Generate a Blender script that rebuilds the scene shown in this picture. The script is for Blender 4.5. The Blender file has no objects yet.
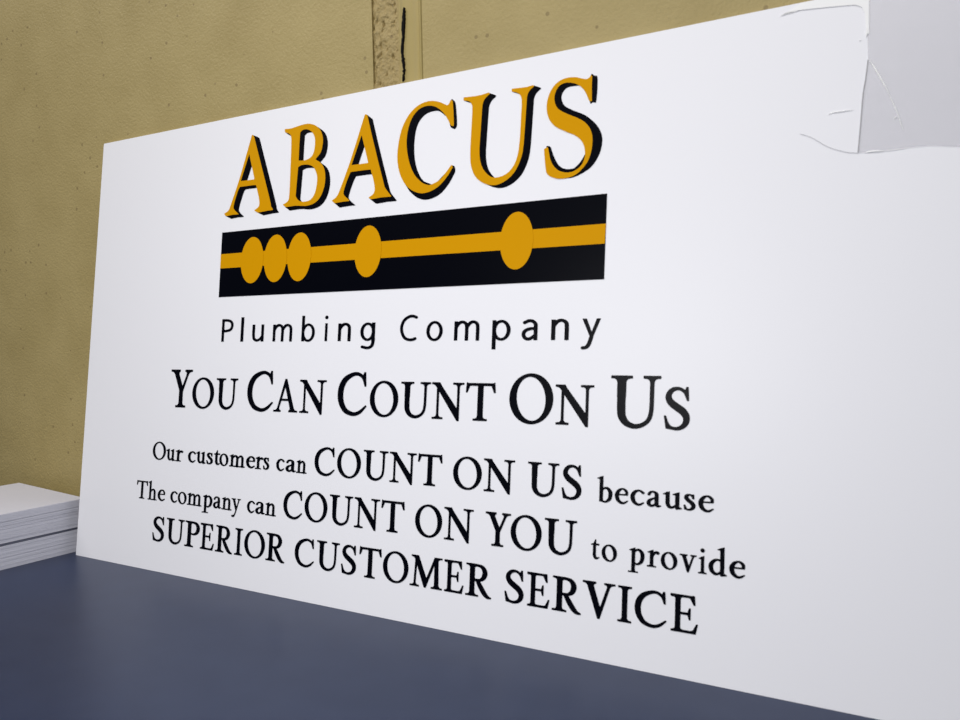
import bpy, bmesh, math, random
import numpy as np
from mathutils import Vector, Matrix, noise
random.seed(5)
scene = bpy.context.scene
COL = scene.collection
TZ = 0.75                       # height of the tabletop above the floor

# ------------------------------------------------------------------ camera solve
F = 760.0
def vec(x, y): return np.array([x-480.0, y-360.0, F])
VH = vec(-919, 351)
def vpv(dy): return np.array([-(F*F+VH[1]*dy)/VH[0], dy, F])
def unit(a): return a/np.linalg.norm(a)
AX = -unit(VH)                  # along the sign
SU = unit(vpv(-13000.0))        # up the sign
AZ = -unit(vpv(16000.0))        # world up
AY = np.cross(AZ, AX)
if AY[2] < 0: AY = -AY
NS = np.cross(AX, SU)
if NS[2] < 0: NS = -NS
def hit(px, py, n, d):
    q = vec(px, py); return q*(d/(n@q))
_bl = hit(75.6, 555, NS, 1.0); _tl = hit(103, 144, NS, 1.0)
K = 0.61/np.linalg.norm(_tl-_bl)
ORG = _bl*K
def world(P): P = P-ORG; return np.array([AX@P, AY@P, AZ@P])
def on_sign(px, py):            # metres along / up the sign face
    P = hit(px, py, NS, K)-ORG; return float(AX@P), float(SU@P)
def on_table(px, py, z=0.0): return world(hit(px, py, AZ, ORG@AZ+z))
def on_wall(px, py, y): return world(hit(px, py, AY, ORG@AY+y))
LEAN = math.acos(float(SU@AZ))

cam = bpy.data.cameras.new('camera'); cam.lens = 36*F/960; cam.sensor_width = 36
cam.clip_start = 0.01
cam.dof.use_dof = True; cam.dof.focus_distance = 1.15; cam.dof.aperture_fstop = 11
co = bpy.data.objects.new('camera', cam); COL.objects.link(co)
R = Matrix(((AX[0], -AX[1], -AX[2]), (AY[0], -AY[1], -AY[2]), (AZ[0], -AZ[1], -AZ[2])))
# columns: camera right, up and backward expressed in world axes
M = R.to_4x4(); cpos = world(np.zeros(3)); M.translation = Vector((cpos[0], cpos[1], cpos[2]+TZ))
co.matrix_world = M
scene.camera = co

# ------------------------------------------------------------------ materials
def lin(r, g, b):
    f = lambda c: (c/255/12.92) if c/255 <= 0.04045 else ((c/255+0.055)/1.055)**2.4
    return (f(r), f(g), f(b), 1)
def mat(name, col, rough=0.5, spec=0.5):
    m = bpy.data.materials.new(name); m.use_nodes = True
    b = m.node_tree.nodes['Principled BSDF']
    b.inputs['Base Color'].default_value = col; b.inputs['Roughness'].default_value = rough
    b.inputs['Specular IOR Level'].default_value = spec
    return m, m.node_tree, b
def add_noise(nt, b, scale, strength, dist, detail=6, c1=None, c2=None, rough_tex=None):
    tc = nt.nodes.new('ShaderNodeTexCoord')
    n = nt.nodes.new('ShaderNodeTexNoise'); n.inputs['Scale'].default_value = scale; n.inputs['Detail'].default_value = detail
    nt.links.new(tc.outputs['Object'], n.inputs['Vector'])
    bp = nt.nodes.new('ShaderNodeBump'); bp.inputs['Strength'].default_value = strength; bp.inputs['Distance'].default_value = dist
    nt.links.new(n.outputs['Fac'], bp.inputs['Height']); nt.links.new(bp.outputs['Normal'], b.inputs['Normal'])
    if c1:
        n2 = nt.nodes.new('ShaderNodeTexNoise'); n2.inputs['Scale'].default_value = scale*0.04; n2.inputs['Detail'].default_value = 5
        nt.links.new(tc.outputs['Object'], n2.inputs['Vector'])
        r = nt.nodes.new('ShaderNodeValToRGB'); r.color_ramp.elements[0].position = .3; r.color_ramp.elements[1].position = .7
        r.color_ramp.elements[0].color = c1; r.color_ramp.elements[1].color = c2
        nt.links.new(n2.outputs['Fac'], r.inputs['Fac']); nt.links.new(r.outputs['Color'], b.inputs['Base Color'])
        return tc, n, r
    return tc, n, None

WALLC1, WALLC2 = lin(159, 142, 92), lin(169, 152, 102)
def wall_mat(name, c1, c2, strength, rough=0.55):
    m, nt, b = mat(name, c1, rough, 0.4)
    tc, n, r = add_noise(nt, b, 300, strength, 0.002, 8, c1, c2)
    # sparse pits in the paint
    v = nt.nodes.new('ShaderNodeTexVoronoi'); v.inputs['Scale'].default_value = 55
    nt.links.new(tc.outputs['Object'], v.inputs['Vector'])
    v.inputs['Randomness'].default_value = 1.0
    lt = nt.nodes.new('ShaderNodeMath'); lt.operation = 'LESS_THAN'; lt.inputs[1].default_value = 0.13
    nt.links.new(v.outputs['Distance'], lt.inputs[0])
    sp = nt.nodes.new('ShaderNodeSeparateColor'); nt.links.new(v.outputs['Color'], sp.inputs['Color'])
    g = nt.nodes.new('ShaderNodeMath'); g.operation = 'GREATER_THAN'; g.inputs[1].default_value = 0.62
    nt.links.new(sp.outputs['Red'], g.inputs[0])
    mu = nt.nodes.new('ShaderNodeMath'); mu.operation = 'MULTIPLY'
    nt.links.new(lt.outputs[0], mu.inputs[0]); nt.links.new(g.outputs[0], mu.inputs[1])
    m2 = nt.nodes.new('ShaderNodeMath'); m2.operation = 'MULTIPLY'; m2.inputs[1].default_value = 0.55
    nt.links.new(mu.outputs[0], m2.inputs[0])
    mx = nt.nodes.new('ShaderNodeMix'); mx.data_type = 'RGBA'; mx.inputs[7].default_value = lin(110, 92, 58)
    nt.links.new(m2.outputs[0], mx.inputs[0]); nt.links.new(r.outputs['Color'], mx.inputs[6])
    nt.links.new(mx.outputs[2], b.inputs['Base Color'])
    return m
M_wall = wall_mat('painted_block', WALLC1, WALLC2, 0.55)
M_mortar = wall_mat('painted_mortar', lin(154, 134, 86), lin(168, 149, 101), 0.9)
M_caulk = wall_mat('painted_caulk', lin(162, 144, 90), lin(168, 151, 97), 0.1, 0.4)
M_crack, _, _ = mat('crack_shade', lin(9, 8, 9), 0.6, 0.1)  # black colour stands in for the shade inside the crack

M_board, nt, b = mat('white_board_face', lin(232, 232, 237), 0.45, 0.3)
add_noise(nt, b, 900, 0.12, 0.0003, 2)
M_ink, nt, b = mat('black_print', lin(2, 3, 10), 0.34, 0.05)
add_noise(nt, b, 900, 0.15, 0.0003, 2)
M_gold, nt, b = mat('gold_print', lin(203, 144, 0), 0.5, 0.04)
add_noise(nt, b, 900, 0.12, 0.0003, 2)

M_table, nt, b = mat('blue_grey_laminate', lin(40, 46, 60), 0.36, 0.34)
add_noise(nt, b, 700, 0.25, 0.0004, 3, lin(31, 43, 72), lin(36, 48, 77))
M_leg, _, _ = mat('dark_metal', lin(40, 40, 44), 0.4)
M_floor, nt, b = mat('grey_floor', lin(120, 118, 112), 0.6)
add_noise(nt, b, 60, 0.1, 0.001, 4, lin(112, 110, 104), lin(130, 128, 122))

def paper_mat(name, c):
    m, nt, b = mat(name, c, 0.7, 0.2)
    tc = nt.nodes.new('ShaderNodeTexCoord'); mp = nt.nodes.new('ShaderNodeMapping')
    mp.inputs['Scale'].default_value = (3, 3, 900)
    n = nt.nodes.new('ShaderNodeTexNoise'); n.inputs['Scale'].default_value = 1.0; n.inputs['Detail'].default_value = 3
    nt.links.new(tc.outputs['Object'], mp.inputs['Vector']); nt.links.new(mp.outputs['Vector'], n.inputs['Vector'])
    bp = nt.nodes.new('ShaderNodeBump'); bp.inputs['Strength'].default_value = 0.35; bp.inputs['Distance'].default_value = 0.0006
    nt.links.new(n.outputs['Fac'], bp.inputs['Height']); nt.links.new(bp.outputs['Normal'], b.inputs['Normal'])
    return m
M_paper = paper_mat('white_paper', lin(205, 205, 215))
M_gap_shade = paper_mat('gap_shade', lin(96, 98, 112))  # dark grey painted for the shaded gap between the pads

def clear_mat(name, c, alpha, rough):
    m, nt, b = mat(name, c, rough, 0.6)
    b.inputs['Alpha'].default_value = alpha
    return m
M_tape = clear_mat('clear_tape', lin(226, 225, 230), 0.3, 0.3)
M_highlight = clear_mat('tape_highlight', lin(255, 255, 255), 0.9, 0.08)  # near-opaque white carries the painted highlights of tape folds and creases

# ------------------------------------------------------------------ objects
def link_mesh(name, me, m, parent=None):
    o = bpy.data.objects.new(name, me); COL.objects.link(o)
    if m: me.materials.append(m)
    if parent: o.parent = parent
    return o
def from_bm(name, bm, m, parent=None, smooth=False):
    me = bpy.data.meshes.new(name)
    bmesh.ops.recalc_face_normals(bm, faces=bm.faces)
    bm.to_mesh(me); bm.free()
    if smooth:
        for p in me.polygons: p.use_smooth = True
    return link_mesh(name, me, m, parent)
def box(bm, x0, x1, y0, y1, z0, z1, bev=0.0):
    r = bmesh.ops.create_cube(bm, size=1)
    vs = r['verts']
    for v in vs:
        v.co = Vector((x0 if v.co.x < 0 else x1, y0 if v.co.y < 0 else y1, z0 if v.co.z < 0 else z1))
    if bev:
        es = list({e for v in vs for e in v.link_edges})
        bmesh.ops.bevel(bm, geom=es, offset=bev, segments=2, affect='EDGES')
    return vs
def empty(name, loc, label, cat, group=None):
    o = bpy.data.objects.new(name, None); COL.objects.link(o); o.location = loc
    o.empty_display_size = 0.05
    o['label'] = label; o['category'] = cat
    if group: o['group'] = group
    return o
def structure(o): o['kind'] = 'structure'; return o

# ------------------------------------------------------------------ wall
WY = math.sin(LEAN)*0.61+0.0052
def wx(px, py=44): return float(on_wall(px, py, WY)[0])
j0, j1, j2, jc = wx(372.5), wx(399.5), wx(422.5), wx(404)
ztop, zbot = TZ+1.75, 0.0
bm = bmesh.new()
box(bm, -2.2, j0, WY, WY+0.12, zbot, ztop, 0.0)
box(bm, j2, 3.2, WY, WY+0.12, zbot, ztop, 0.0)
box(bm, j0-0.01, j2+0.01, WY+0.03, WY+0.12, zbot, ztop)
wall = structure(from_bm('wall_back', bm, M_wall))
def strip(name, x0, x1, z0, z1, nx, nz, depth, m, edge=0.0):
    bm = bmesh.new(); g = []
    for i in range(nz+1):
        row = []
        for j in range(nx+1):
            u = j/nx; z = z0+(z1-z0)*i/nz; x = x0+(x1-x0)*u
            row.append(bm.verts.new((x, depth(u, x, z), z)))
        g.append(row)
    for i in range(nz):
        for j in range(nx): bm.faces.new((g[i][j], g[i][j+1], g[i+1][j+1], g[i+1][j]))
    # give it a back so that it is solid
    ret = bmesh.ops.extrude_face_region(bm, geom=list(bm.faces))
    for v in [e for e in ret['geom'] if isinstance(e, bmesh.types.BMVert)]: v.co.y = WY+0.031
    return structure(from_bm(name, bm, m, None, True))
def rough(u, x, z):
    d = 0.0012+0.0019*noise.fractal((x*160, 3.1, z*110), 0.9, 2.1, 5)
    d += 0.0012*max(0, noise.noise((x*420, 7.7, z*300)))
    p = noise.noise((x*230, 1.3, z*150))
    if p > 0.36: d += (p-0.36)*0.012
    e = abs(u-0.02-0.03*noise.noise((z*60, 0, 0)))
    if e < 0.06: d += 0.002*(1-e/0.06)
    if u > 0.8: d = d*(1-(u-0.8)*4.2)
    return WY+max(d, -0.0005)
strip('trim_1', j0, j1, TZ+0.02, TZ+1.1, 56, 1400, rough, M_mortar)
def bead(u, x, z):
    d = 0.0006
    d -= 0.0022*math.exp(-((u-0.93)/0.05)**2)
    d -= 0.0018*math.exp(-((u-0.06)/0.07)**2)
    d += 0.0018*math.exp(-((u-0.75)/0.12)**2)
    if u > 0.985: d += 0.003
    return WY+d+0.0002*noise.noise((x*90, 0, z*30))
strip('trim_2', j1, j2, TZ+0.02, TZ+1.1, 40, 300, bead, M_caulk)
# crack down the joint, its shaded gap made as a raised black strip
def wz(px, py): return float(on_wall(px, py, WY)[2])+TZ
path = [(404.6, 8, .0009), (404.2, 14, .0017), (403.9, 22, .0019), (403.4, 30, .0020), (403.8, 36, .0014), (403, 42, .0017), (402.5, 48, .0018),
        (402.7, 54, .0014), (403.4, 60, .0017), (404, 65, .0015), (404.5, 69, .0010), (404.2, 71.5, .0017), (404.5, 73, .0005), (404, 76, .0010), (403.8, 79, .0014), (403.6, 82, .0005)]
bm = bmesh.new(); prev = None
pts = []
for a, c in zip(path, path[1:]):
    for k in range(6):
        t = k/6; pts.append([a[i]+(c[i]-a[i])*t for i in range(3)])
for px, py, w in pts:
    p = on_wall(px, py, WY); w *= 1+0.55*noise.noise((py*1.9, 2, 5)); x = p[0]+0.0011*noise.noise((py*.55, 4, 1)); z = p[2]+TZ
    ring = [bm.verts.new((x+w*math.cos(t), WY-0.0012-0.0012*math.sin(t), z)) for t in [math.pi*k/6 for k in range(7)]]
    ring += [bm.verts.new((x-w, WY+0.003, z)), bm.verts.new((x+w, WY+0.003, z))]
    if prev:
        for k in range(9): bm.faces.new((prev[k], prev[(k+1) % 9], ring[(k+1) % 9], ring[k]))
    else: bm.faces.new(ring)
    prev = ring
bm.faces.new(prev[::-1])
structure(from_bm('trim_3', bm, M_crack, None, True))

bm = bmesh.new(); box(bm, -2.2, 3.2, -3.0, WY+0.12, -0.1, 0.0)
structure(from_bm('floor', bm, M_floor))

# ------------------------------------------------------------------ table
tab = empty('table', (0.45, -0.32, 0), 'dark blue-grey laminate table below the white sign, pushed against the tan wall', 'table')
bm = bmesh.new(); box(bm, -1.25, 1.3, -0.44, WY-0.0015+0.32, TZ-0.03, TZ, 0.0015)
from_bm('tabletop', bm, M_table, tab)
for sx in (-1.17, 1.22):
    for y in (-0.38, 0.3):
        bm = bmesh.new(); box(bm, sx-0.025, sx+0.025, y-0.025, y+0.025, 0, TZ-0.03, 0.003)
        from_bm('leg', bm, M_leg, tab)

# ------------------------------------------------------------------ glyph machinery: shapes -> distance field -> outline
def cr(pts, n=10):
    """Catmull-Rom through points; a doubled point is a corner. Closed."""
    P = [np.array(p, float) for p in pts]; out = []; N = len(P)
    for i in range(N):
        p1, p2 = P[i], P[(i+1) % N]
        if np.allclose(p1, p2): continue
        p0 = P[i-1]; p3 = P[(i+2) % N]
        if np.allclose(p0, p1): p0 = p1-(p2-p1)
        if np.allclose(p3, p2): p3 = p2+(p2-p1)
        for k in range(n):
            t = k/n
            out.append(0.5*((2*p1)+(-p0+p2)*t+(2*p0-5*p1+4*p2-p3)*t*t+(-p0+3*p1-3*p2+p3)*t**3))
    return np.array(out)
def cro(pts, n=10):
    P = [np.array(p, float) for p in pts]; out = []
    for i in range(len(P)-1):
        p1, p2 = P[i], P[i+1]
        p0 = P[i-1] if i else p1-(p2-p1)
        p3 = P[i+2] if i+2 < len(P) else p2+(p2-p1)
        for k in range(n):
            t = k/n
            out.append(0.5*((2*p1)+(-p0+p2)*t+(2*p0-5*p1+4*p2-p3)*t*t+(-p0+3*p1-3*p2+p3)*t**3))
    out.append(P[-1]); return np.array(out)
def sd_poly(pts, X, Y):
    d = np.full(X.shape, 1e9); s = np.zeros(X.shape, bool); n = len(pts)
    for i in range(n):
        x1, y1 = pts[i][:2]; x2, y2 = pts[(i+1) % n][:2]
        ex, ey = x2-x1, y2-y1; L = ex*ex+ey*ey
        if L < 1e-14: continue
        t = np.clip(((X-x1)*ex+(Y-y1)*ey)/L, 0, 1)
        d = np.minimum(d, (X-x1-t*ex)**2+(Y-y1-t*ey)**2)
        if y1 != y2:
            c = ((y1 > Y) != (y2 > Y)) & (X < (x2-x1)*(Y-y1)/(y2-y1)+x1)
            s ^= c
    d = np.sqrt(d); return np.where(s, -d, d)
def sd_stroke(pts, X, Y):
    q = cro(pts, 8); d = np.full(X.shape, 1e9)
    for (x1, y1, r1), (x2, y2, r2) in zip(q, q[1:]):
        ex, ey = x2-x1, y2-y1; L = ex*ex+ey*ey+1e-12
        t = np.clip(((X-x1)*ex+(Y-y1)*ey)/L, 0, 1)
        d = np.minimum(d, np.hypot(X-x1-t*ex, Y-y1-t*ey)-(r1+t*(r2-r1)))
    return d
def ell(cx, cy, rx, ry, rot=0, n=56):
    a = math.radians(rot); o = []
    for k in range(n):
        t = 2*math.pi*k/n; x, y = rx*math.cos(t), ry*math.sin(t)
        o.append((cx+x*math.cos(a)-y*math.sin(a), cy+x*math.sin(a)+y*math.cos(a)))
    return o
def smin(a, b, k):
    if k <= 0: return np.minimum(a, b)
    h = np.clip(0.5+0.5*(b-a)/k, 0, 1); return b+(a-b)*h-k*h*(1-h)
def field(prims, x0, x1, y0, y1, h, kq=0.085):
    xs = np.arange(x0, x1+h, h); ys = np.arange(y0, y1+h, h); X, Y = np.meshgrid(xs, ys)
    D = np.full(X.shape, 1e3)
    for p in prims:
        k = p[0]
        if k == 'P': D = np.minimum(D, sd_poly(p[1], X, Y))
        elif k == 'Q':                                              # bracketed serif, flat on its outer side
            q = sd_poly(p[1], X, Y); yo = p[1][2][1] if p[2] else p[1][0][1]
            D = np.minimum(np.minimum(D, q), np.maximum(smin(D, q, p[3] if len(p) > 3 else kq), (Y-yo) if p[2] else (yo-Y)))
        elif k == 'S': D = smin(D, sd_stroke(p[1], X, Y), 0.025)
        elif k == 'X': D = np.maximum(D, -sd_poly(p[1], X, Y))
    return xs, ys, D
def contours(xs, ys, D):
    """marching squares, returns closed loops"""
    ny, nx = D.shape; seg = {}
    D = np.where(D == 0, 1e-9, D); ins = D < 0
    def pt(e):
        t, i, j = e
        if t == 'h': a, b = D[i, j], D[i, j+1]; f = a/(a-b); return (xs[j]+(xs[j+1]-xs[j])*f, ys[i])
        a, b = D[i, j], D[i+1, j]; f = a/(a-b); return (xs[j], ys[i]+(ys[i+1]-ys[i])*f)
    cells = np.argwhere((ins[:-1, :-1].astype(int)+ins[1:, :-1]+ins[:-1, 1:]+ins[1:, 1:]) % 4 != 0)
    for i, j in cells:
        i = int(i); j = int(j)
        c = (1 if ins[i, j] else 0)+(2 if ins[i, j+1] else 0)+(4 if ins[i+1, j+1] else 0)+(8 if ins[i+1, j] else 0)
        B, Rr, T, L = ('h', i, j), ('v', i, j+1), ('h', i+1, j), ('v', i, j)
        tb = {1: [(B, L)], 2: [(Rr, B)], 3: [(Rr, L)], 4: [(T, Rr)], 5: [(B, L), (T, Rr)], 6: [(T, B)], 7: [(T, L)],
              8: [(L, T)], 9: [(B, T)], 10: [(Rr, B), (L, T)], 11: [(Rr, T)], 12: [(L, Rr)], 13: [(B, Rr)], 14: [(L, B)]}
        for a, b in tb[c]: seg[a] = b
    loops = []
    while seg:
        s = next(iter(seg)); cur = s; lp = []
        while cur in seg:
            lp.append(pt(cur)); nxt = seg.pop(cur); cur = nxt
        if len(lp) > 5: loops.append(simplify(lp))
    return loops
def simplify(lp, tol=None):
    P = [np.array(p) for p in lp]
    out = [P[0]]; i = 0; n = len(P)
    span = max(p[0] for p in P)-min(p[0] for p in P)+max(p[1] for p in P)-min(p[1] for p in P)
    tol = span*0.0006
    while i < n-1:
        j = min(i+2, n-1); best = i+1
        while j < n and j-i < 40:
            a, b = P[i], P[j]; ab = b-a; L = np.hypot(*ab)+1e-12
            if max(abs(ab[0]*(q[1]-a[1])-ab[1]*(q[0]-a[0]))/L for q in P[i+1:j]) > tol if j > i+1 else False: break
            best = j; j += 1
        out.append(P[best]); i = best
    return out
def fill(loops, thick):
    cu = bpy.data.curves.new('outline', 'CURVE'); cu.dimensions = '2D'; cu.fill_mode = 'BOTH'; cu.extrude = thick
    for lp in loops:
        sp = cu.splines.new('POLY'); sp.points.add(len(lp)-1)
        for k, (a, b_) in enumerate(lp): sp.points[k].co = (a, b_, 0, 1)
        sp.use_cyclic_u = True
    tmp = bpy.data.objects.new('outline', cu); COL.objects.link(tmp)
    dg = bpy.context.evaluated_depsgraph_get()
    me = bpy.data.meshes.new_from_object(tmp.evaluated_get(dg))
    bpy.data.objects.remove(tmp); bpy.data.curves.remove(cu)
    return me
def curve_mesh(name, loops, m, parent, y, thick=0.00012):
    """loops in sign coordinates -> one flat printed mesh lying on the sign face"""
    return glyph_mesh(name, [loops], m, parent, y, thick)
def glyph_mesh(name, groups, m, parent, y, thick=0.00012):
    bm = bmesh.new()
    for loops in groups:
        part = fill(loops, thick); bm.from_mesh(part); bpy.data.meshes.remove(part)
    for v in bm.verts:
        x, yy, z = v.co; v.co = (x, -z+y, yy)
    for f in bm.faces: f.smooth = False; f.material_index = 0
    me = bpy.data.meshes.new(name); bm.to_mesh(me); bm.free()
    return link_mesh(name, me, m, parent)

st = .125
def slab(x0, x1, y, t=.034, hang=False): return ('Q', [(x0, y), (x1, y), (x1, y+t), (x0, y+t)], hang or y > .9)
def sb(xc, w, y=0): return slab(xc-w/2, xc+w/2, y)            # serif standing on the baseline
def stp(xc, w, y=1): return slab(xc-w/2, xc+w/2, y-.034, .034, True)      # serif hanging from the cap line
def R4(x0, x1, y0, y1): return ('P', [(x0, y0), (x1, y0), (x1, y1), (x0, y1)])
def flag(x0, x1, y): return ('P', [(x0-.085, y-.075), (x1, y+.02), (x1, y-.12), (x0, y-.10), (x0-.07, y-.09)])
def foot(x0, x1): return ('P', [(x0, .18), (x0, .03), (x0+.03, -.012), (x1+.075, .025), (x1+.075, .05), (x1, .085), (x1, .18)])
bowlP = [(.2, .968, .028), (.34, .968, .03), (.46, .93, .045), (.53, .82, .058), (.535, .70, .06), (.48, .57, .046), (.36, .505, .027), (.25, .515, .02)]
bowlb = [(.17, .50, .02), (.25, .58, .028), (.34, .585, .04), (.43, .47, .053), (.445, .32, .056), (.41, .14, .048), (.31, .035, .032), (.22, .03, .028), (.14, .09, .03)]
def arch(dx=0): return ('S', [(.18+dx, .46, .02), (.26+dx, .56, .032), (.345+dx, .582, .042), (.415+dx, .51, .05), (.43+dx, .40, .05), (.43+dx, .03, .05)])
G = {
'A': [('P', [(.44, 1.02), (.50, 1.02), (.865, 0), (.72, 0), (.435, .85)]), ('P', [(.44, 1.02), (.49, .93), (.18, 0), (.12, 0)]), R4(.25, .64, .35, .395), sb(.14, .29), sb(.80, .34)],
'C': [('S', [(.735, .80, .016), (.68, .90, .028), (.55, .965, .03), (.40, .945, .038), (.22, .84, .056), (.115, .68, .066), (.08, .49, .068), (.11, .29, .064), (.22, .11, .053), (.38, .03, .04), (.52, .02, .033), (.66, .08, .028), (.80, .21, .012)]),
      ('P', [(.735, 1.0), (.765, 1.0), (.785, .68), (.755, .68), (.69, .88)])],
'O': [('P', ell(.42, .5, .42, .52)), ('X', ell(.42, .5, .296, .470, 5))],
'S': [('S', [(.50, .80, .014), (.44, .91, .026), (.33, .968, .028), (.2, .945, .04), (.11, .84, .052), (.105, .72, .062), (.18, .61, .072), (.3, .52, .076), (.42, .43, .076), (.50, .31, .066), (.495, .17, .056), (.41, .06, .04), (.28, .015, .03), (.15, .045, .025), (.08, .14, .018), (.035, .27, .012)]),
      ('P', [(.50, 1.0), (.53, 1.0), (.545, .69), (.52, .69), (.45, .87)]), ('P', [(.01, .31), (.04, .31), (.10, .12), (.17, .0), (.055, .02)])],
'U': [('P', [(.1305, .6), (.2545, .6), (.2545, 1), (.1305, 1)]), ('S', [(.1925, .9, .062), (.1925, .7, .062), (.1925, .34, .062), (.215, .19, .058), (.295, .075, .047), (.43, .022, .036), (.57, .06, .029), (.67, .16, .026), (.712, .32, .025), (.72, .6, .025), (.72, .96, .025)]), stp(.1925, .36), stp(.72, .28)],
'N': [R4(.155, .202, 0, .95), ('P', [(.09, 1.0), (.215, 1.0), (.82, .20), (.82, -.035), (.775, -.035), (.13, .90)]), R4(.77, .82, -.03, 1.0), slab(0, .2, .968), sb(.178, .31), stp(.795, .31)],
'T': [R4(.335, .47, 0, 1), ('P', [(.02, .945), (.785, .945), (.785, 1.0), (.02, 1.0)]), ('P', [(.02, 1.02), (.05, 1.0), (.10, .95), (.03, .76), (0, .76)]), ('P', [(.785, 1.02), (.755, 1.0), (.705, .95), (.775, .76), (.805, .76)]), sb(.4025, .37)],
'Y': [('P', [(.07, 1), (.215, 1), (.455, .5), (.45, .40), (.33, .44)]), ('P', [(.635, 1), (.69, 1), (.45, .42), (.40, .46)]), R4(.325, .45, 0, .47), stp(.145, .34), stp(.66, .27), sb(.3875, .37)],
'V': [('P', [(.08, 1), (.235, 1), (.475, .22), (.45, -.03), (.405, -.03)]), ('P', [(.69, 1), (.745, 1), (.45, -.03), (.415, -.03), (.41, .08)]), stp(.16, .35), stp(.715, .28)],
'M': [('P', [(.17, .96), (.215, .96), (.175, 0), (.13, 0)]), ('P', [(.12, 1), (.26, 1), (.55, .25), (.52, 0), (.475, 0)]), ('P', [(.80, 1), (.86, 1), (.52, 0), (.48, 0), (.49, .12)]), ('P', [(.80, 1), (.90, 1), (.935, 0), (.81, 0)]), slab(.04, .2, .968), slab(.86, 1.03, .968), sb(.15, .29), sb(.875, .34)],
'E': [R4(.11, .235, 0, 1), R4(0, .235, .965, 1), R4(.1, .62, .955, 1), R4(.2, .49, .487, .533), R4(.1, .6, 0, .05), slab(0, .24, 0), slab(0, .24, .968), ('P', [(.59, 1.01), (.62, 1.0), (.635, .77), (.605, .77), (.50, .96)]), ('P', [(.485, .66), (.51, .66), (.51, .36), (.485, .36), (.44, .51)]), ('P', [(.48, .02), (.50, 0), (.655, 0), (.71, .25), (.68, .25), (.60, .08)])],
'P': [R4(.11, .235, 0, 1), ('S', bowlP), slab(0, .24, .968), sb(.1725, .36)],
'R': [R4(.11, .235, 0, 1), ('S', bowlP), slab(0, .24, .968), sb(.1725, .36), ('S', [(.33, .49, .045), (.43, .30, .06), (.53, .13, .058), (.62, .03, .042), (.71, .005, .018)])],
'I': [R4(.12, .245, 0, 1), sb(.1825, .36), stp(.1825, .36)],
'a': [('S', [(.075, .49, .038), (.12, .575, .032), (.2, .605, .028), (.29, .555, .044), (.31, .45, .05), (.31, .14, .05), (.345, .05, .04), (.43, .065, .012)]), ('S', [(.29, .37, .02), (.19, .325, .027), (.10, .255, .042), (.07, .16, .05), (.11, .065, .046), (.19, .05, .036), (.29, .13, .02)])],
'b': [R4(.09, .19, .03, 1.03), flag(.09, .19, 1.05), ('S', bowlb)],
'c': [('S', [(.40, .52, .038), (.33, .585, .03), (.25, .60, .028), (.15, .54, .045), (.09, .42, .055), (.08, .30, .058), (.12, .15, .052), (.21, .055, .043), (.31, .045, .032), (.42, .13, .013)])],
'd': [('S', [(.37, .55, .024), (.28, .59, .028), (.18, .55, .04), (.10, .43, .052), (.08, .30, .056), (.115, .15, .052), (.2, .06, .045), (.29, .07, .032), (.38, .16, .02)]), R4(.355, .455, .05, 1.03), flag(.355, .455, 1.05), foot(.355, .455)],
'e': [('S', [(.10, .375, .02), (.25, .375, .02), (.40, .385, .022)]), ('S', [(.40, .40, .03), (.385, .51, .038), (.32, .59, .032), (.24, .61, .026), (.15, .545, .042), (.09, .42, .052), (.08, .30, .056), (.12, .15, .052), (.21, .055, .043), (.31, .045, .032), (.42, .13, .013)])],
'h': [R4(.09, .19, 0, 1.03), flag(.09, .19, 1.05), arch(), sb(.14, .28), sb(.43, .27)],
'i': [R4(.09, .19, 0, .62), flag(.09, .19, .64), sb(.14, .29), ('P', ell(.135, .87, .07, .07))],
'm': [R4(.09, .19, 0, .62), flag(.09, .19, .64), arch(), arch(.29), sb(.14, .28), sb(.43, .26), sb(.72, .27)],
'n': [R4(.09, .19, 0, .62), flag(.09, .19, .64), arch(), sb(.14, .28), sb(.43, .27)],
'o': [('P', ell(.26, .315, .26, .335)), ('X', ell(.26, .315, .15, .29, 8))],
'p': [R4(.09, .19, -.31, .60), flag(.09, .19, .64), ('S', bowlb), sb(.14, .31, -.31)],
'r': [R4(.09, .19, 0, .62), flag(.09, .19, .64), sb(.14, .29), ('S', [(.18, .44, .02), (.24, .545, .03), (.30, .575, .045), (.345, .555, .05)])],
's': [('S', [(.285, .47, .013), (.25, .57, .022), (.17, .605, .027), (.10, .565, .042), (.09, .475, .05), (.15, .385, .054), (.24, .295, .054), (.285, .19, .05), (.255, .08, .04), (.17, .03, .029), (.09, .05, .022), (.04, .17, .013)]), ('P', [(.03, .2), (.055, .2), (.12, .02), (.045, .03)]), ('P', [(.265, .62), (.29, .62), (.295, .45), (.27, .45), (.23, .55)])],
't': [R4(.10, .20, .14, .62), ('P', [(.10, .60), (.185, .80), (.20, .80), (.20, .6)]), ('P', [(.02, .575), (.33, .575), (.33, .63), (.1, .63), (.02, .595)]), ('S', [(.15, .17, .05), (.185, .07, .046), (.25, .045, .034), (.335, .085, .012)])],
'u': [('S', [(.14, .60, .048), (.14, .35, .05), (.145, .18, .05), (.20, .065, .045), (.28, .055, .034), (.37, .13, .022), (.40, .16, .02)]), flag(.09, .188, .64), R4(.37, .47, .05, .62), flag(.37, .47, .64), foot(.37, .47)],
'v': [('P', [(.05, .63), (.165, .63), (.31, .18), (.29, -.02), (.25, -.02)]), ('P', [(.44, .63), (.485, .63), (.295, -.02), (.26, -.02), (.26, .06)]), stp(.11, .26, .64), stp(.46, .2, .64)],
'y': [('P', [(.05, .63), (.165, .63), (.32, .18), (.30, .0), (.26, .02)]), ('S', [(.462, .62, .021), (.30, .06, .023), (.22, -.17, .027), (.14, -.28, .042), (.06, -.28, .046)]), stp(.11, .26, .64), stp(.46, .2, .64)],
}
r = .056
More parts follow.
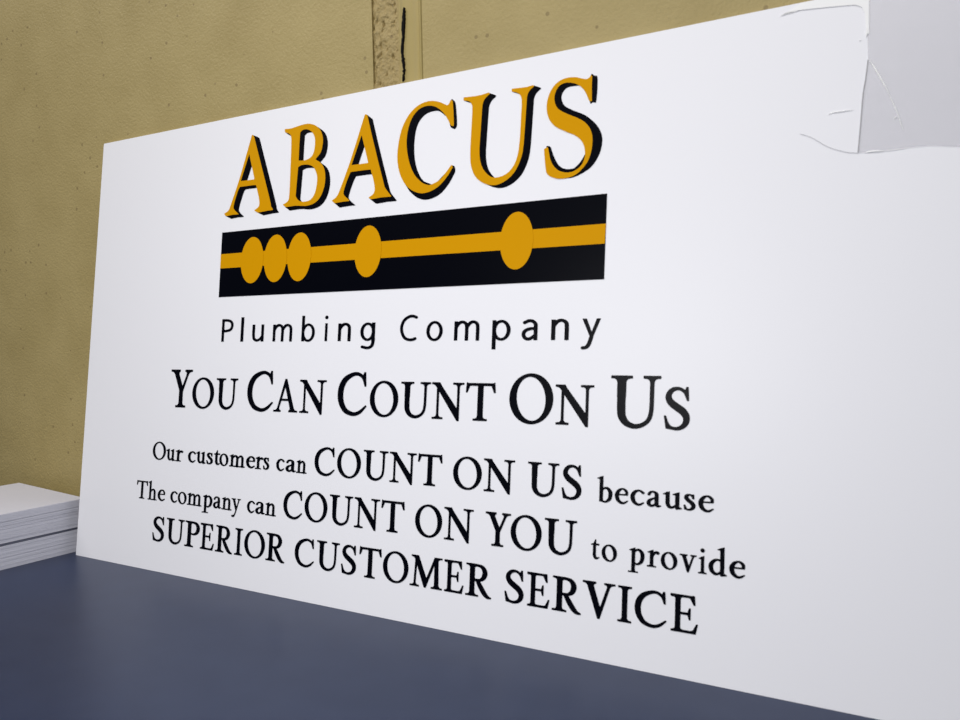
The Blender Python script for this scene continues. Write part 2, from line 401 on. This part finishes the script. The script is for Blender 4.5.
def ring(cx, cy, rx, ry): return [('P', ell(cx, cy, rx, ry)), ('X', ell(cx, cy, rx-2*r, ry-2*r+.012))]
def VB(xc, y0, y1): return R4(xc-r, xc+r, y0, y1)
def arc2(dx=0): return ('S', [(.07+dx, .50, r*.8), (.17+dx, .655, r), (.29+dx, .69, r*.95), (.39+dx, .62, r), (.42+dx, .48, r), (.42+dx, .045, r)])
SG = {
'P': [VB(.056, 0, 1), ('S', [(.06, .945, r), (.25, .945, r), (.42, .88, r), (.48, .72, r), (.42, .55, r), (.25, .48, r), (.06, .47, r)])],
'l': [VB(.056, 0, 1.07)],
'u': [('S', [(.056, .68, r), (.056, .30, r), (.09, .12, r), (.2, .05, r), (.33, .10, r*.9), (.42, .22, r*.8)]), VB(.056, .4, .735), VB(.44, 0, .735)],
'm': [VB(.056, 0, .72), arc2(), arc2(.365), R4(.42-r, .42+r, 0, .3), R4(.785-r, .785+r, 0, .3)],
'n': [VB(.056, 0, .72), arc2(), R4(.42-r, .42+r, 0, .3)],
'b': ring(.27, .36, .27, .385)+[VB(.056, 0, 1.07)],
'i': [VB(.07, 0, .735), ('P', ell(.07, .98, .075, .075))],
'g': ring(.26, .37, .26, .37)+[VB(.464, .0, .735), ('S', [(.464, .1, r), (.455, -.10, r), (.40, -.22, r), (.27, -.275, r), (.09, -.235, r)])],
'C': [('S', [(.62, .905, r), (.48, .955, r), (.33, .93, r), (.15, .79, r), (.062, .55, r), (.085, .32, r), (.19, .12, r), (.36, .04, r), (.50, .045, r), (.60, .085, r)])],
'o': ring(.28, .365, .28, .385),
'p': ring(.27, .365, .27, .38)+[VB(.056, -.33, .735)],
'a': [('S', [(.09, .63, r), (.2, .69, r), (.32, .68, r), (.41, .58, r), (.42, .45, r), (.42, .05, r)]), R4(.42-r, .42+r, 0, .2), ('S', [(.41, .42, r*.8), (.22, .40, r), (.09, .31, r), (.065, .18, r), (.13, .065, r), (.25, .05, r), (.40, .17, r*.8)])],
'y': [('P', [(0, .735), (.12, .735), (.30, .17), (.25, .02)]), ('P', [(.40, .735), (.51, .735), (.28, .02), (.2, .05)]), ('S', [(.255, .08, .055), (.20, -.13, .056), (.13, -.25, .056), (.03, -.275, .056)])],
}
_cache = {}
BOLD = 0.013
def glyph(ch, font):   # boldness: the outline is taken a little outside the drawn shape
    key = (ch, id(font), BOLD)
    if key not in _cache:
        xs, ys, D = field(font[ch], -.15, 1.2, -.42, 1.15, .0115, .05 if ch.islower() else .09)
        loops = contours(xs, ys, D-(BOLD if font is G else 0.002))
        x0 = min(p[0] for l in loops for p in l); x1 = max(p[0] for l in loops for p in l)
        _cache[key] = [[((p[0]-x0)/(x1-x0), p[1]) for p in l] for l in loops]
    return _cache[key]
def linepx(l, x): (x0, y0), (x1, y1) = l; return y0+(y1-y0)*(x-x0)/(x1-x0)
def place(ch, xl, xr, base, cap, font):
    out = []
    def corner(px, fr):
        yb, yc = linepx(base, px), linepx(cap, px); py = yb+(yc-yb)*fr
        return on_sign(px, py)
    hh = .64 if (font is G and ch in 'aceimnorsuvpyt') else (.73 if font is SG and ch in 'umnigopay' else 1.0)
    f0, f1 = (0.0, 1.0) if ch in 'lI' or (font is SG and ch == 'i') else (.33*hh, .67*hh)
    XL = corner(xl, f0)[0]; XR = corner(xr, f1)[0]
    bl, br = on_sign(xl, linepx(base, xl))[1], on_sign(xr, linepx(base, xr))[1]
    tl, tr = on_sign(xl, linepx(cap, xl))[1], on_sign(xr, linepx(cap, xr))[1]
    for lp in glyph(ch, font):
        q = []
        for u, v in lp:
            yb = bl+(br-bl)*u; yt = tl+(tr-tl)*u
            q.append((XL+(XR-XL)*u, yb+(yt-yb)*v))
        out.append(q)
    return out

# ------------------------------------------------------------------ the sign
sign = empty('sign', (0, 0, TZ), 'large white rectangular sign with black and gold lettering leaning on the tan wall', 'sign')
sign.rotation_euler = (-LEAN, 0, 0)
SW, SH, ST = 1.22, 0.61, 0.005
bm = bmesh.new()
vs = box(bm, 0, SW, 0, ST, 0, SH)
for v in vs:
    if v.co.y > ST/2 and v.co.z < SH/2: v.co.z = ST*math.tan(LEAN)+0.0001
    elif v.co.z < SH/2: v.co.z = 0.0001
bmesh.ops.bevel(bm, geom=[e for e in bm.edges if abs(e.verts[0].co.x-e.verts[1].co.x) < 1e-6 and abs(e.verts[0].co.y-e.verts[1].co.y) < 1e-6], offset=0.0006, segments=2, affect='EDGES')
from_bm('board', bm, M_board, sign)

words = []
def word(chars, base, cap, font, name='printed_word', m=None, label=None):
    o = glyph_mesh(name, [place(ch, xl, xr, base, cap, font) for ch, xl, xr in chars], m or M_ink, sign, -0.0003)
    if label: o['label'] = label
    return o
def z(x0, s, text, ext): return [(c, x0+a/s, x0+b/s) for c, (a, b) in zip(text, ext)]
# company line
B0, C0 = ((224, 341.7), (560, 340)), ((224, 319.3), (410, 315.0))
word(z(210, 6, 'Plumbin', [(70, 142), (182, 207), (253, 325), (377, 495), (550, 632), (685, 712), (768, 847)])+z(340, 6, 'g', [(122, 213)]), B0, C0, SG)
word(z(340, 6, 'Com', [(360, 467), (518, 618), (685, 838)])+z(460, 6, 'pany', [(193, 305), (370, 467), (547, 655), (727, 845)]), B0, C0, SG)
# headline in capitals and small capitals
B1, C1, c1 = ((181, 407), (561.7, 424.2)), ((181, 370), (635, 376.2)), ((227, 378.7), (575, 385.3))
def headline(parts):
    loops = []
    for big, chars in parts:
        for ch, xl, xr in chars: loops.append(place(ch, xl, xr, B1, C1 if big else c1, G))
    glyph_mesh('printed_word', loops, M_ink, sign, -0.0003)
headline([(1, z(160, 6, 'Y', [(62, 195)])), (0, z(160, 6, 'OU', [(193, 327), (335, 468)]))])
headline([(1, z(160, 6, 'C', [(523, 684)])), (0, z(160, 6, 'A', [(683, 830)])), (0, [('N', 299.2, 326.5)])])
headline([(1, z(310, 6, 'C', [(165, 345)])), (0, z(310, 6, 'OUN', [(358, 532), (543, 725), (728, 925)])), (0, [('T', 465.3, 495.8)])])
headline([(1, z(460, 6, 'O', [(295, 562)])), (0, z(460, 6, 'N', [(570, 805)]))])
headline([(1, z(580, 6, 'U', [(182, 487)])), (0, z(580, 6, 'S', [(503, 662)]))])
# second line
B2, C2, c2 = ((179, 461.2), (708, 512.2)), ((367.5, 450.3), (533, 462.2)), ((160, 442.2), (601, 477.5))
BOLD = 0.016
word(z(130, 6, 'Our', [(137, 218), (217, 272), (272, 320)]), B2, c2, G)
word(z(130, 6, 'customers', [(348, 396), (396, 456), (459, 500), (502, 543), (536, 592), (596, 692), (696, 752), (751, 801), (799, 838)]), B2, c2, G)
word([('c', 276.2, 284.7), ('a', 285.6, 296.4), ('n', 296.3, 307)], B2, c2, G)
BOLD = 0.014
word(z(280, 6, 'COUN', [(207, 332), (342, 488), (498, 650), (655, 820)])+[('T', 417.5, 442.5)], B2, C2, G)
word(z(430, 6, 'ON', [(138, 313), (320, 510)]), B2, C2, G)
word(z(430, 6, 'US', [(585, 775), (790, 912)]), B2, C2, G)
BOLD = 0.013
word(z(580, 5.333, 'because', [(90, 175), (185, 258), (268, 345), (355, 435), (440, 545), (552, 618), (630, 715)]), B2, c2, G)
# third line
B3, C3, c3 = ((142, 498.3), (702, 573.4)), ((334, 495), (551, 518.7)), ((142, 480.8), (724, 549.5))
BOLD = 0.013
word(z(130, 6, 'The', [(40, 108), (108, 164), (166, 212)]), B3, c3, G)
word(z(130, 6, 'company', [(242, 286), (287, 341), (343, 432), (434, 496), (499, 550), (550, 612), (608, 665)]), B3, c3, G)
word(z(130, 6, 'can', [(702, 750), (752, 812), (811, 878)]), B3, c3, G)
BOLD = 0.014
word(z(280, 6, 'COUNT', [(20, 137), (147, 287), (295, 438), (443, 600), (605, 748)]), B3, C3, G)
word([('O', 415, 442.5)]+z(430, 6, 'N', [(82, 262)]), B3, C3, G)
word(z(430, 6, 'YOU', [(330, 485), (483, 672), (685, 882)]), B3, C3, G)
BOLD = 0.013
word(z(580, 5.333, 'to', [(58, 105), (115, 198)]), B3, c3, G)
word(z(580, 5.333, 'provide', [(258, 345), (357, 425), (430, 520), (530, 622), (630, 677), (685, 785), (795, 882)]), B3, c3, G)
# last line
B4, C4 = ((190, 546.5), (675, 630.6)), ((187, 520.8), (677, 594.2))
BOLD = 0.014
word(z(130, 6, 'SUPERIOR', [(135, 208), (217, 328), (328, 420), (420, 507), (512, 618), (625, 680), (685, 812), (815, 932)]), B4, C4, G)
word(z(280, 6, 'CUSTO', [(88, 208), (218, 358), (367, 460), (473, 610), (617, 773)])+[('M', 410, 442.8)]+z(430, 6, 'ER', [(83, 205), (213, 372)]), B4, C4, G)
word(z(430, 6, 'SER', [(447, 565), (580, 720), (732, 910)])+z(560, 6, 'VICE', [(133, 332), (343, 433), (447, 642), (660, 830)]), B4, C4, G)

# big gold letters with a dark drop edge (outline, holes, zoom frame, drop offset in photo pixels)
def c(*a): return [a, a]
L = []
L.append(((220, 120, 7.346), c(238, 108)+c(252, 118)+[(310, 350), (370, 590), (378, 635)]+c(395, 662)+[(345, 668)]+c(280, 682)+c(252, 665)+[(286, 638), (292, 600), (284, 550)]+c(268, 478)+[(200, 485)]+c(150, 492)+[(135, 520), (104, 625), (108, 660)]+c(142, 694)+[(95, 697)]+c(45, 708)+c(32, 690)+[(66, 664), (90, 600), (150, 420)],
          [c(218, 250)+c(155, 450)+c(256, 437)], (5.4, 2.4)))
L.append(((220, 120, 7.346), c(478, 68)+[(530, 62), (600, 38), (655, 28), (705, 42), (742, 78), (758, 130), (757, 180), (742, 240)]+c(703, 290)+[(745, 318), (770, 365), (776, 430), (766, 500), (738, 568), (695, 612), (635, 632), (560, 630)]+c(482, 642)+c(463, 622)+[(498, 600), (511, 560), (518, 420), (527, 180), (524, 120), (508, 100)]+c(480, 92),
          [c(592, 92)+[(612, 74), (645, 70), (675, 86), (697, 122), (701, 170), (692, 235), (668, 276), (628, 296)]+c(580, 300)+[(586, 180)], c(577, 345)+[(608, 331), (655, 330), (692, 350), (714, 405), (715, 460), (700, 535), (668, 585), (620, 601), (580, 592)]+c(558, 560)+[(568, 450)]], (4.4, 3.2)))
L.append(((325, 100, 6.154), c(248, 88)+c(262, 92)+[(305, 280), (360, 500), (374, 545)]+c(412, 595)+[(350, 600)]+c(285, 612)+c(268, 602)+[(298, 580), (308, 548), (300, 490)]+c(283, 428)+[(220, 435)]+c(160, 444)+[(140, 490), (117, 562), (122, 590)]+c(158, 622)+[(110, 627)]+c(60, 636)+c(43, 620)+[(72, 597), (95, 550), (160, 370)],
          [c(228, 215)+c(165, 402)+c(268, 388)], (5.2, 4.2)))
L.append(((390, 90, 5.76), c(350, 58)+[(342, 80), (328, 88), (298, 74), (258, 64), (212, 68), (160, 93), (110, 145), (70, 225), (49, 320), (44, 400), (56, 475), (86, 540), (130, 580), (185, 596), (240, 582), (290, 548), (332, 498)]+c(364, 445)+c(356, 430)+[(328, 470), (288, 518), (240, 545), (215, 547), (180, 530), (140, 485), (112, 415), (98, 330), (102, 250), (124, 172), (160, 120), (200, 96), (245, 92), (286, 110), (322, 148)]+c(352, 206)+c(370, 210)+[(368, 140)]+c(363, 62),
          [], [[(330, 155), (285, 122), (240, 125), (200, 145), (165, 190), (147, 250), (140, 330), (145, 410), (165, 480), (195, 525), (240, 547), (150, 560), (80, 400), (90, 200), (200, 84), (300, 90)],
               [(95, 540), (108, 575), (125, 595), (160, 622), (205, 633), (255, 620), (300, 590), (340, 540), (362, 500), (377, 465), (362, 436), (300, 500), (200, 590)],
               [(352, 62), (366, 60), (378, 76), (384, 130), (387, 200), (378, 222), (365, 223), (345, 196)]]))
L.append(((455, 75, 5.76), c(52, 130)+[(100, 125), (150, 117)]+c(195, 102)+c(204, 108)+[(176, 135), (162, 165), (157, 210), (150, 320), (142, 440), (150, 510), (172, 555), (210, 588), (258, 588), (308, 562), (345, 512), (365, 450), (375, 370), (382, 250), (386, 150), (376, 115), (352, 100)]+c(328, 97)+c(328, 80)+[(370, 76), (415, 70)]+c(452, 59)+c(460, 64)+[(432, 90), (418, 120), (414, 160), (405, 300), (395, 420), (378, 492), (343, 562), (290, 612), (230, 636), (168, 625), (120, 588), (95, 530), (89, 460), (94, 350), (102, 200), (98, 170), (82, 152)]+c(50, 148),
          [], (6.2, 2.4)))
L.append(((530, 65, 5.76), c(353, 60)+[(340, 76), (318, 82), (260, 71), (200, 79), (150, 110), (114, 165), (97, 235), (106, 300), (140, 350), (200, 382), (262, 407), (303, 445), (318, 500), (312, 548), (292, 584), (252, 613), (205, 620), (157, 603), (122, 555)]+c(104, 472)+c(82, 485)+[(87, 560)]+c(95, 622)+[(115, 642), (160, 656), (210, 653), (262, 634), (303, 598), (336, 552), (356, 490), (361, 420), (346, 365), (310, 325), (260, 300), (200, 276), (160, 250), (143, 210), (146, 165), (170, 122), (210, 103), (262, 108), (302, 132), (326, 168)]+c(343, 210)+c(358, 210)+[(357, 140)]+c(360, 62),
          [], [[(300, 118), (250, 122), (212, 133), (188, 162), (182, 195), (200, 235), (250, 262), (320, 290), (380, 340), (410, 390), (417, 440), (402, 510), (360, 580), (300, 625), (235, 651), (200, 640), (290, 560), (330, 450), (250, 330), (130, 280), (122, 180), (200, 95), (300, 110)],
               [(95, 478), (106, 468), (120, 474), (135, 520), (160, 570), (190, 595), (225, 600), (265, 592), (300, 566), (290, 600), (200, 640), (120, 600)],
               [(350, 62), (372, 62), (390, 76), (383, 207), (365, 214), (345, 211)]]))
for (x0, y0, s), outer, holes, drop in L:
    dx, dy = drop if isinstance(drop, tuple) else (0, 0)
    def conv(ps): return [on_sign(x0+a/s, y0+b_/s) for a, b_ in ps]
    O = conv(cr(outer, 8)); H = [conv(cr(h_, 6)) for h_ in holes]
    cxp, cyp = x0+outer[0][0]/s, y0+60
    a0 = on_sign(cxp, cyp); a1 = on_sign(cxp+dx, cyp+dy); sx, sy = a1[0]-a0[0], a1[1]-a0[1]
    xa = min(p[0] for p in O)-.004; xb = max(p[0] for p in O)+.024; ya = min(p[1] for p in O)-.02; yb = max(p[1] for p in O)+.004
    h = .0011
    xs = np.arange(xa, xb, h); ys = np.arange(ya, yb, h); X, Y = np.meshgrid(xs, ys)
    def full(ox, oy):
        D = sd_poly(O, X-ox, Y-oy)
        for q in H: D = np.maximum(D, -sd_poly(q, X-ox, Y-oy))
        return D
    g0 = full(0, 0)
    sh = g0
    for k in range(1, 7): sh = np.minimum(sh, full(sx*k/6, sy*k/6))
    if isinstance(drop, list):
        for q in drop: sh = np.minimum(sh, sd_poly(conv(cr(q, 5)), X, Y))
    lt = curve_mesh('gold_letter', contours(xs, ys, g0), M_gold, sign, -0.0006)
    so = curve_mesh('drop_edge', contours(xs, ys, sh), M_ink, lt, -0.0003)
    so['label'] = 'dark drop edge behind the gold letter'

# abacus bar
def q4(name, pts, m, y, parent=None): return curve_mesh(name, [[on_sign(*p) for p in pts]], m, parent or sign, y)
bar = q4('logo_bar', [(222.4, 232.7), (607.3, 193.5), (604.2, 279.3), (218.9, 297.3)], M_ink, -0.0003)
rod = q4('bar_rod', [(221.2, 254.4), (606.2, 223.7), (605, 243.7), (220.6, 268.6)], M_gold, -0.0006, bar)
rod['label'] = 'gold rod line across the black bar'
def obj_bead(cx, cy, w, h):
    cx += 0.6; X0, Yc = on_sign(cx-w/2, cy); X1, _ = on_sign(cx+w/2, cy); _, Yt = on_sign(cx, cy-h/2); _, Yb = on_sign(cx, cy+h/2)
    e = [((X0+X1)/2+(X1-X0)/2*math.cos(t), (Yt+Yb)/2+(Yt-Yb)/2*math.sin(t)) for t in [2*math.pi*k/72 for k in range(72)]]
    o = curve_mesh('bead', [e], M_gold, bar, -0.0009)
for a in [(252.0, 260.3, 22.2, 46.0), (275.3, 258.5, 22.6, 47.2), (299.2, 257.0, 23.4, 48.4), (367.8, 251.5, 26.6, 51.3), (516.4, 240.8, 33.0, 57.4)]: obj_bead(*a)

# ------------------------------------------------------------------ clear tape over the top right of the sign
def tape_piece(name, pts, m, y, parent=None, thick=0.00008, wr=0.0, seed=0):
    o = curve_mesh(name, [[on_sign(*p) if len(p) == 2 else p[:2] for p in pts]], m, parent, y, thick)
    return o
tp = empty('clear_tape', (0, 0, TZ), 'wrinkled clear tape stuck over the upper right of the white sign', 'tape')
tp.rotation_euler = (-LEAN, 0, 0)
tx = on_sign(867, 20)[0]; ty = SH-0.0008
xr_ = on_sign(960, 100)[0]-0.0
main = [(867, 20), (867.5, 45), (868, 62), (864, 85), (861, 118), (858, 153), (872, 152.5), (890, 150), (905, 148), (930, 146), (962, 147)]
pl = [on_sign(*p) for p in main]
loop = [(pl[0][0]+.001, ty)]+pl+[(pl[-1][0], ty)]
curve_mesh('tape_strip', [loop], M_tape, tp, -0.0005, 0.00008)
# white strip with the folded tape's highlight painted in, along the sign's top edge
e0 = on_sign(780, 16.5); e1 = on_sign(866, 5); 
glint = [(e0[0], e0[1]), on_sign(786, 12.8), on_sign(800, 10.5), on_sign(830, 7.3), on_sign(855, 5.2), on_sign(862, 7.5), on_sign(865, 14), on_sign(866.5, 34), on_sign(869, 34), (on_sign(869, 10)[0], ty), (on_sign(802, 5)[0], ty), on_sign(795, 8)]
curve_mesh('fold_highlight', [glint], M_highlight, tp, -0.00075, 0.00012)
def wrinkle_glint(pts, w=0.0005):  # raised crease, its bright glint put into the white colour
    bm = bmesh.new(); prev = None; n = len(pts)
    q = cro([(*on_sign(px, py), 0) for px, py in pts], 8)
    for i, (a, b_, _) in enumerate(q):
        t = i/(len(q)-1); ww = w*(0.25+0.75*math.sin(math.pi*min(max(t, .02), .98)))*(1+.5*noise.noise((i*.7, a*40, 3)))
        d = q[min(i+1, len(q)-1)]-q[max(i-1, 0)]; d = d/np.linalg.norm(d)
        nx, ny = -d[1], d[0]
        rg = [bm.verts.new((a+nx*ww*math.cos(th), -0.0006-ww*0.9*math.sin(th), b_+ny*ww*math.cos(th))) for th in [math.pi*k/6 for k in range(7)]]
        if prev:
            for k in range(6): bm.faces.new((prev[k], prev[k+1], rg[k+1], rg[k]))
            bm.faces.new((prev[6], prev[0], rg[0], rg[6]))
        prev = rg
    from_bm('wrinkle_glint', bm, M_highlight, tp, True)
wrinkle_glint([(869.5, 61), (872, 64), (877, 72), (881, 79), (885, 86), (889, 94)], .0007)
wrinkle_glint([(889, 94), (893, 103), (897, 112), (899, 118), (903, 130)], .0004)
wrinkle_glint([(828, 115), (832, 113), (840, 111.8), (854, 110)], .0006)
wrinkle_glint([(865, 153), (872, 151.6), (884, 151.3)], .0008)  # painted highlight along the tape's lower edge
wrinkle_glint([(884, 151.3), (895, 150), (908, 148)], .0003)
wrinkle_glint([(866.6, 28), (866.8, 33), (866, 38)], .0008)
wrinkle_glint([(859, 41), (861, 40.5)], .0005)
wrinkle_glint([(894, 119), (897, 117)], .0006)
def shade_line(pts, w, name='edge_shade'):
    bm = bmesh.new(); q = cro([(*on_sign(px, py), 0) for px, py in pts], 6); prev = None
    for i, (a, b_, _) in enumerate(q):
        d = q[min(i+1, len(q)-1)]-q[max(i-1, 0)]; d = d/np.linalg.norm(d); nx, ny = -d[1], d[0]
        rg = [bm.verts.new((a+nx*w*s_, y_, b_+ny*w*s_)) for s_, y_ in ((-1, -.0003), (1, -.0003), (1, -.0009), (-1, -.0009))]
        if prev:
            for k in range(4): bm.faces.new((prev[k], prev[(k+1) % 4], rg[(k+1) % 4], rg[k]))
        prev = rg
    o = from_bm(name, bm, M_edge_shade, tp)
    return o
M_edge_shade = clear_mat('tape_edge_shade', lin(165, 165, 168), 0.55, 0.4)  # grey painted for the shadow line along the tape's edge
shade_line([(868, 60), (865.5, 80), (863, 95), (860.5, 125), (858, 153)], .0004)
shade_line([(800, 134), (812, 138), (828, 147), (845, 152), (858, 153.3)], .00009)

# ------------------------------------------------------------------ stack of paper at the left
a = on_table(56, 556.5); b_ = on_table(74, 552)
d = np.array([b_[0]-a[0], b_[1]-a[1]]); ang = math.atan2(d[1], d[0])-math.pi/2
def side(h):
    q = on_table(56, 503.8, h); return d[0]*(q[1]-a[1])-d[1]*(q[0]-a[0])
lo, hi = 0.04, 0.11
for _ in range(40):
    mid = (lo+hi)/2
    if (side(lo) > 0) == (side(mid) > 0): lo = mid
    else: hi = mid
HT = lo
cnr = on_table(87.5, 498.3, HT)
print('stack', HT, a, b_, cnr)
t_ = (cnr[0]-a[0])*d[0]+(cnr[1]-a[1])*d[1]; t_ /= d@d
PW, PL = 0.216, 0.279
base_corner = Vector((a[0]+d[0]*t_, a[1]+d[1]*t_, TZ))      # far right corner of the stack
layers = [ # height, x shift of right edge, twist, kind, label, name
 (0.0310, 0.0000, 0.0, 'paper', 'thick white paper ream at the bottom of the stack beside the sign', 'paper_ream'),
 (0.0034, -0.0022, 0.4, 'gap_layer', 'thin dark layer painted as the shaded gap above the bottom ream of the paper stack', 'paper_pad'),
 (0.0055, -0.0004, -0.5, 'paper', 'thin white pad just above the dark gap layer in the paper stack', 'paper_pad'),
 (0.0170, -0.0012, 0.3, 'paper', 'thick white paper pad in the middle of the stack beside the sign', 'paper_pad'),
 (0.0058, -0.0002, -0.3, 'paper', 'white paper pad second from the top of the stack', 'paper_pad'),
 (0.0110, -0.0006, 0.2, 'paper', 'topmost white paper pad of the stack beside the sign', 'paper_pad'),
]
zc = 0.0
SC = HT/sum(l[0] for l in layers)
for hgt, xs_, tw, kind, label, name in layers:
    hgt *= SC
    bm = bmesh.new()
    n = max(2, int(hgt/0.0011))
    gap = 0.0003
    z0 = 0.0
    for k in range(n):
        zz = (hgt-gap)*k/n; z1 = (hgt-gap)*(k+1)/n-0.00006
        j = random.uniform(-0.00035, 0.00035) if kind == 'paper' else 0; j2_ = random.uniform(-0.0004, 0.0004)
        box(bm, -PW+j, j, -PL+j2_, j2_, zz, z1)
        if k < n-1: box(bm, -PW+0.001, -0.001, -PL+0.001, -0.001, z1-0.0002, z1+0.0003)
    o = from_bm(name, bm, M_paper if kind == 'paper' else M_gap_shade)
    o.location = (base_corner.x+xs_, base_corner.y, TZ+zc+0.0001)
    o.rotation_euler = (0, 0, ang+math.radians(tw))
    o['label'] = label; o['category'] = 'paper'
    o['group'] = 'paper pads stacked left of the sign'
    zc += hgt

# ------------------------------------------------------------------ light
w = bpy.data.worlds.new('room_light'); w.use_nodes = True; scene.world = w
w.node_tree.nodes['Background'].inputs[0].default_value = (0.80, 0.86, 1.0, 1)
w.node_tree.nodes['Background'].inputs[1].default_value = 0.16
def lamp(name, loc, target, size, power, col):
    l = bpy.data.lights.new(name, 'AREA'); l.shape = 'RECTANGLE'; l.size, l.size_y = size; l.energy = power; l.color = col
    o = bpy.data.objects.new(name, l); COL.objects.link(o); o.location = loc
    o.rotation_euler = (Vector(target)-Vector(loc)).to_track_quat('-Z', 'Y').to_euler()
    return o
lamp('ceiling_lamp', (0.9, -1.4, 2.7), (0.9, -1.39, 0), (1.3, 0.6), 28, (1.0, 0.98, 0.96))
lamp('ceiling_lamp', (-0.9, -1.0, 2.7), (-0.9, -0.99, 0), (1.3, 0.6), 22, (1.0, 0.95, 0.88))
lamp('sign_fill', (0.62, -0.95, 1.22), (0.66, 0, 1.05), (0.3, 0.2), 5.2, (1.0, 1.0, 1.0))  # added fill with no lamp behind it, brightens the middle of the sign

vs_ = scene.view_settings
vs_.view_transform = 'Standard'; vs_.look = 'None'; vs_.exposure = 0.0; vs_.gamma = 1.0
try: vs_.use_curve_mapping = False
except Exception: pass
for mm in list(bpy.data.materials):
    if mm.users == 0: bpy.data.materials.remove(mm)
